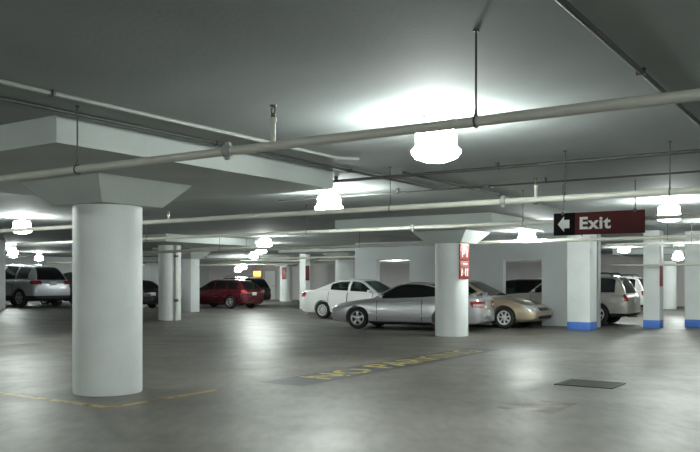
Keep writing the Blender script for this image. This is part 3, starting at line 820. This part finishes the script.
boxsuv = car(L=4.55, W=1.80, fa=1.35, ra=-1.32, wr=.36, clear=.26, crown=.02, taper=.07, tumble=.26,
    belt_pts=[(-2.275, .96), (-2.1, 1.02), (-1.2, 1.02), (.5, 1.0), (1.0, 1.0), (1.7, .97), (2.05, .92), (2.275, .82)],
    roof_pts=[(-2.20, 1.0), (-2.10, 1.25), (-1.95, 1.50), (-1.7, 1.585), (-.8, 1.61), (.0, 1.61), (.25, 1.58), (.6, 1.36), (1.0, 1.0)],
    bump_top=.66, rbump_top=.64, grille=(.72, .86), head=(.74, .88), tail=(.78, 1.00), plate_z=.80, doors=[(.86, -.14), (-.16, -1.0)], windows=[(.88, -.08), (-.20, -.98), (-1.08, -1.86)],
    mould=.50, mirror=.74, wtop=.28, rtop=-1.82, seat_f=-.1, seat_r=-.95, rim='six', tail_in=.42, tail_wrap=.14, rails=(-1.75, .1), rear_wiper=True, valance=.40)
hatch = car(L=4.35, W=1.76, fa=1.30, ra=-1.28, wr=.32, clear=.20, crown=.03, taper=.10, tumble=.38,
    belt_pts=[(-2.175, .90), (-2.0, .96), (-1.2, .97), (.5, .93), (1.0, .92), (1.5, .86), (1.9, .78), (2.175, .66)],
    roof_pts=[(-2.06, .96), (-1.92, 1.14), (-1.72, 1.33), (-1.5, 1.42), (-.8, 1.475), (-.1, 1.48), (.25, 1.44), (.65, 1.22), (1.12, .92)],
    bump_top=.58, rbump_top=.60, grille=(.62, .72), head=(.62, .74), tail=(.76, .98), plate_z=.75, doors=[(.90, -.14), (-.16, -.98)], windows=[(.96, -.08), (-.18, -.95), (-1.04, -1.66)],
    mould=.42, mirror=.80, wtop=.28, rtop=-1.55, seat_f=-.12, seat_r=-.92, rim='five', tail_in=.33, tail_wrap=.22, rear_wiper=True)

HB, HBR = math.pi-ANG, -ANG     # heading left-back / right-near
def put(o, b, a, heading, z=0): o.location = G(b, a, z); o.rotation_euler.z = heading; return o

o = make_car('coupe', coupe, 'silver', 'silver two-door coupe with five-spoke wheels parked behind the signed round column', 'car', 'glass_dark')
o.rotation_euler.z = HB+math.radians(8)
fw = Vector((math.cos(o.rotation_euler.z), math.sin(o.rotation_euler.z), 0)); lf = Vector((-fw.y, fw.x, 0))
o.location = G(-12.80, 19.62) - fw*1.42 - lf*.87
o = make_car('sedan', sedan, 'white', 'white sedan parked nose right behind the hood of the silver coupe', 'car', 'glass_clear')
put(o, -16.03, 25.05, HBR)
o = make_car('sedan', gold_s, 'gold', 'champagne gold sedan facing the blue-banded pillar', 'car', 'glass_dark')
put(o, -10.68, 23.10, HBR)
o = make_car('off_roader', boxsuv, 'beige', 'pale beige off-roader with roof rails behind the blue-banded pillar', 'car', 'glass_dark')
put(o, -8.70, 26.15, HB); beige = o
o = make_car('off_roader', xsuv, 'silverblue', 'silver off-roader seen from behind at the far left of the garage', 'car', 'glass_dark')
put(o, -29.70, 19.75, HB, floor_z(-28.5, 19.7))
red_ = make_car('hatchback', hatch, 'maroon', 'dark red hatchback parked past the white square column', 'car', 'glass_dark')
put(red_, -28.45, 30.75, HB)
def recolour(src, paint, name, label, b, a, head, z=0):
    c = copy_tree(src); c.name = name
    def walk(o):
        if o.type == 'MESH':
            for i, ms in enumerate(o.material_slots):
                if ms.material and ms.material.name.endswith('car_paint'):
                    ms.link = 'OBJECT'; ms.material = M[paint]
        for ch in o.children: walk(ch)
    walk(c)
    tag(c, label, 'car'); put(c, b, a, head, z); return c
recolour(beige, 'blackcar', 'off_roader', 'black off-roader parked just beyond the dark red hatchback', -31.9, 35.4, HB)
recolour(red_, 'blackcar', 'hatchback', 'black car seen in the gap left of the drain pipe column', -32.4, 27.6, HB)
recolour(beige, 'white', 'off_roader', 'white vehicle glimpsed behind the beige off-roader', -10.4, 35.6, HB)
recolour(red_, 'blackcar', 'hatchback', 'black car parked on the far side of the silver off-roader', -29.75, 22.75, HB, floor_z(-28.5, 22.7))
recolour(red_, 'blackcar', 'hatchback', 'black car behind the wall opening over the gold sedan', -10.6, 29.6, HBR)

# ---------------------------------------------------------------- camera, world
cam = bpy.data.cameras.new('camera'); co = bpy.data.objects.new('camera', cam); COL.objects.link(co)
co.location = (0, 0, H); co.rotation_euler = (math.pi/2, 0, 0)
cam.sensor_width = 36; cam.lens = 36*FPX/700; cam.shift_y = 54/700; cam.clip_end = 300
sc.camera = co
w = bpy.data.worlds.new('world'); sc.world = w; w.use_nodes = True
w.node_tree.nodes['Background'].inputs[0].default_value = (0, 0, 0, 1)
sc.view_settings.view_transform = 'Standard'; sc.view_settings.look = 'None'
sc.view_settings.exposure = 0.65; sc.view_settings.gamma = 1; sc.view_settings.use_curve_mapping = False
sc.cycles.use_denoising = True
sc.cycles.max_bounces = 8; sc.cycles.diffuse_bounces = 5
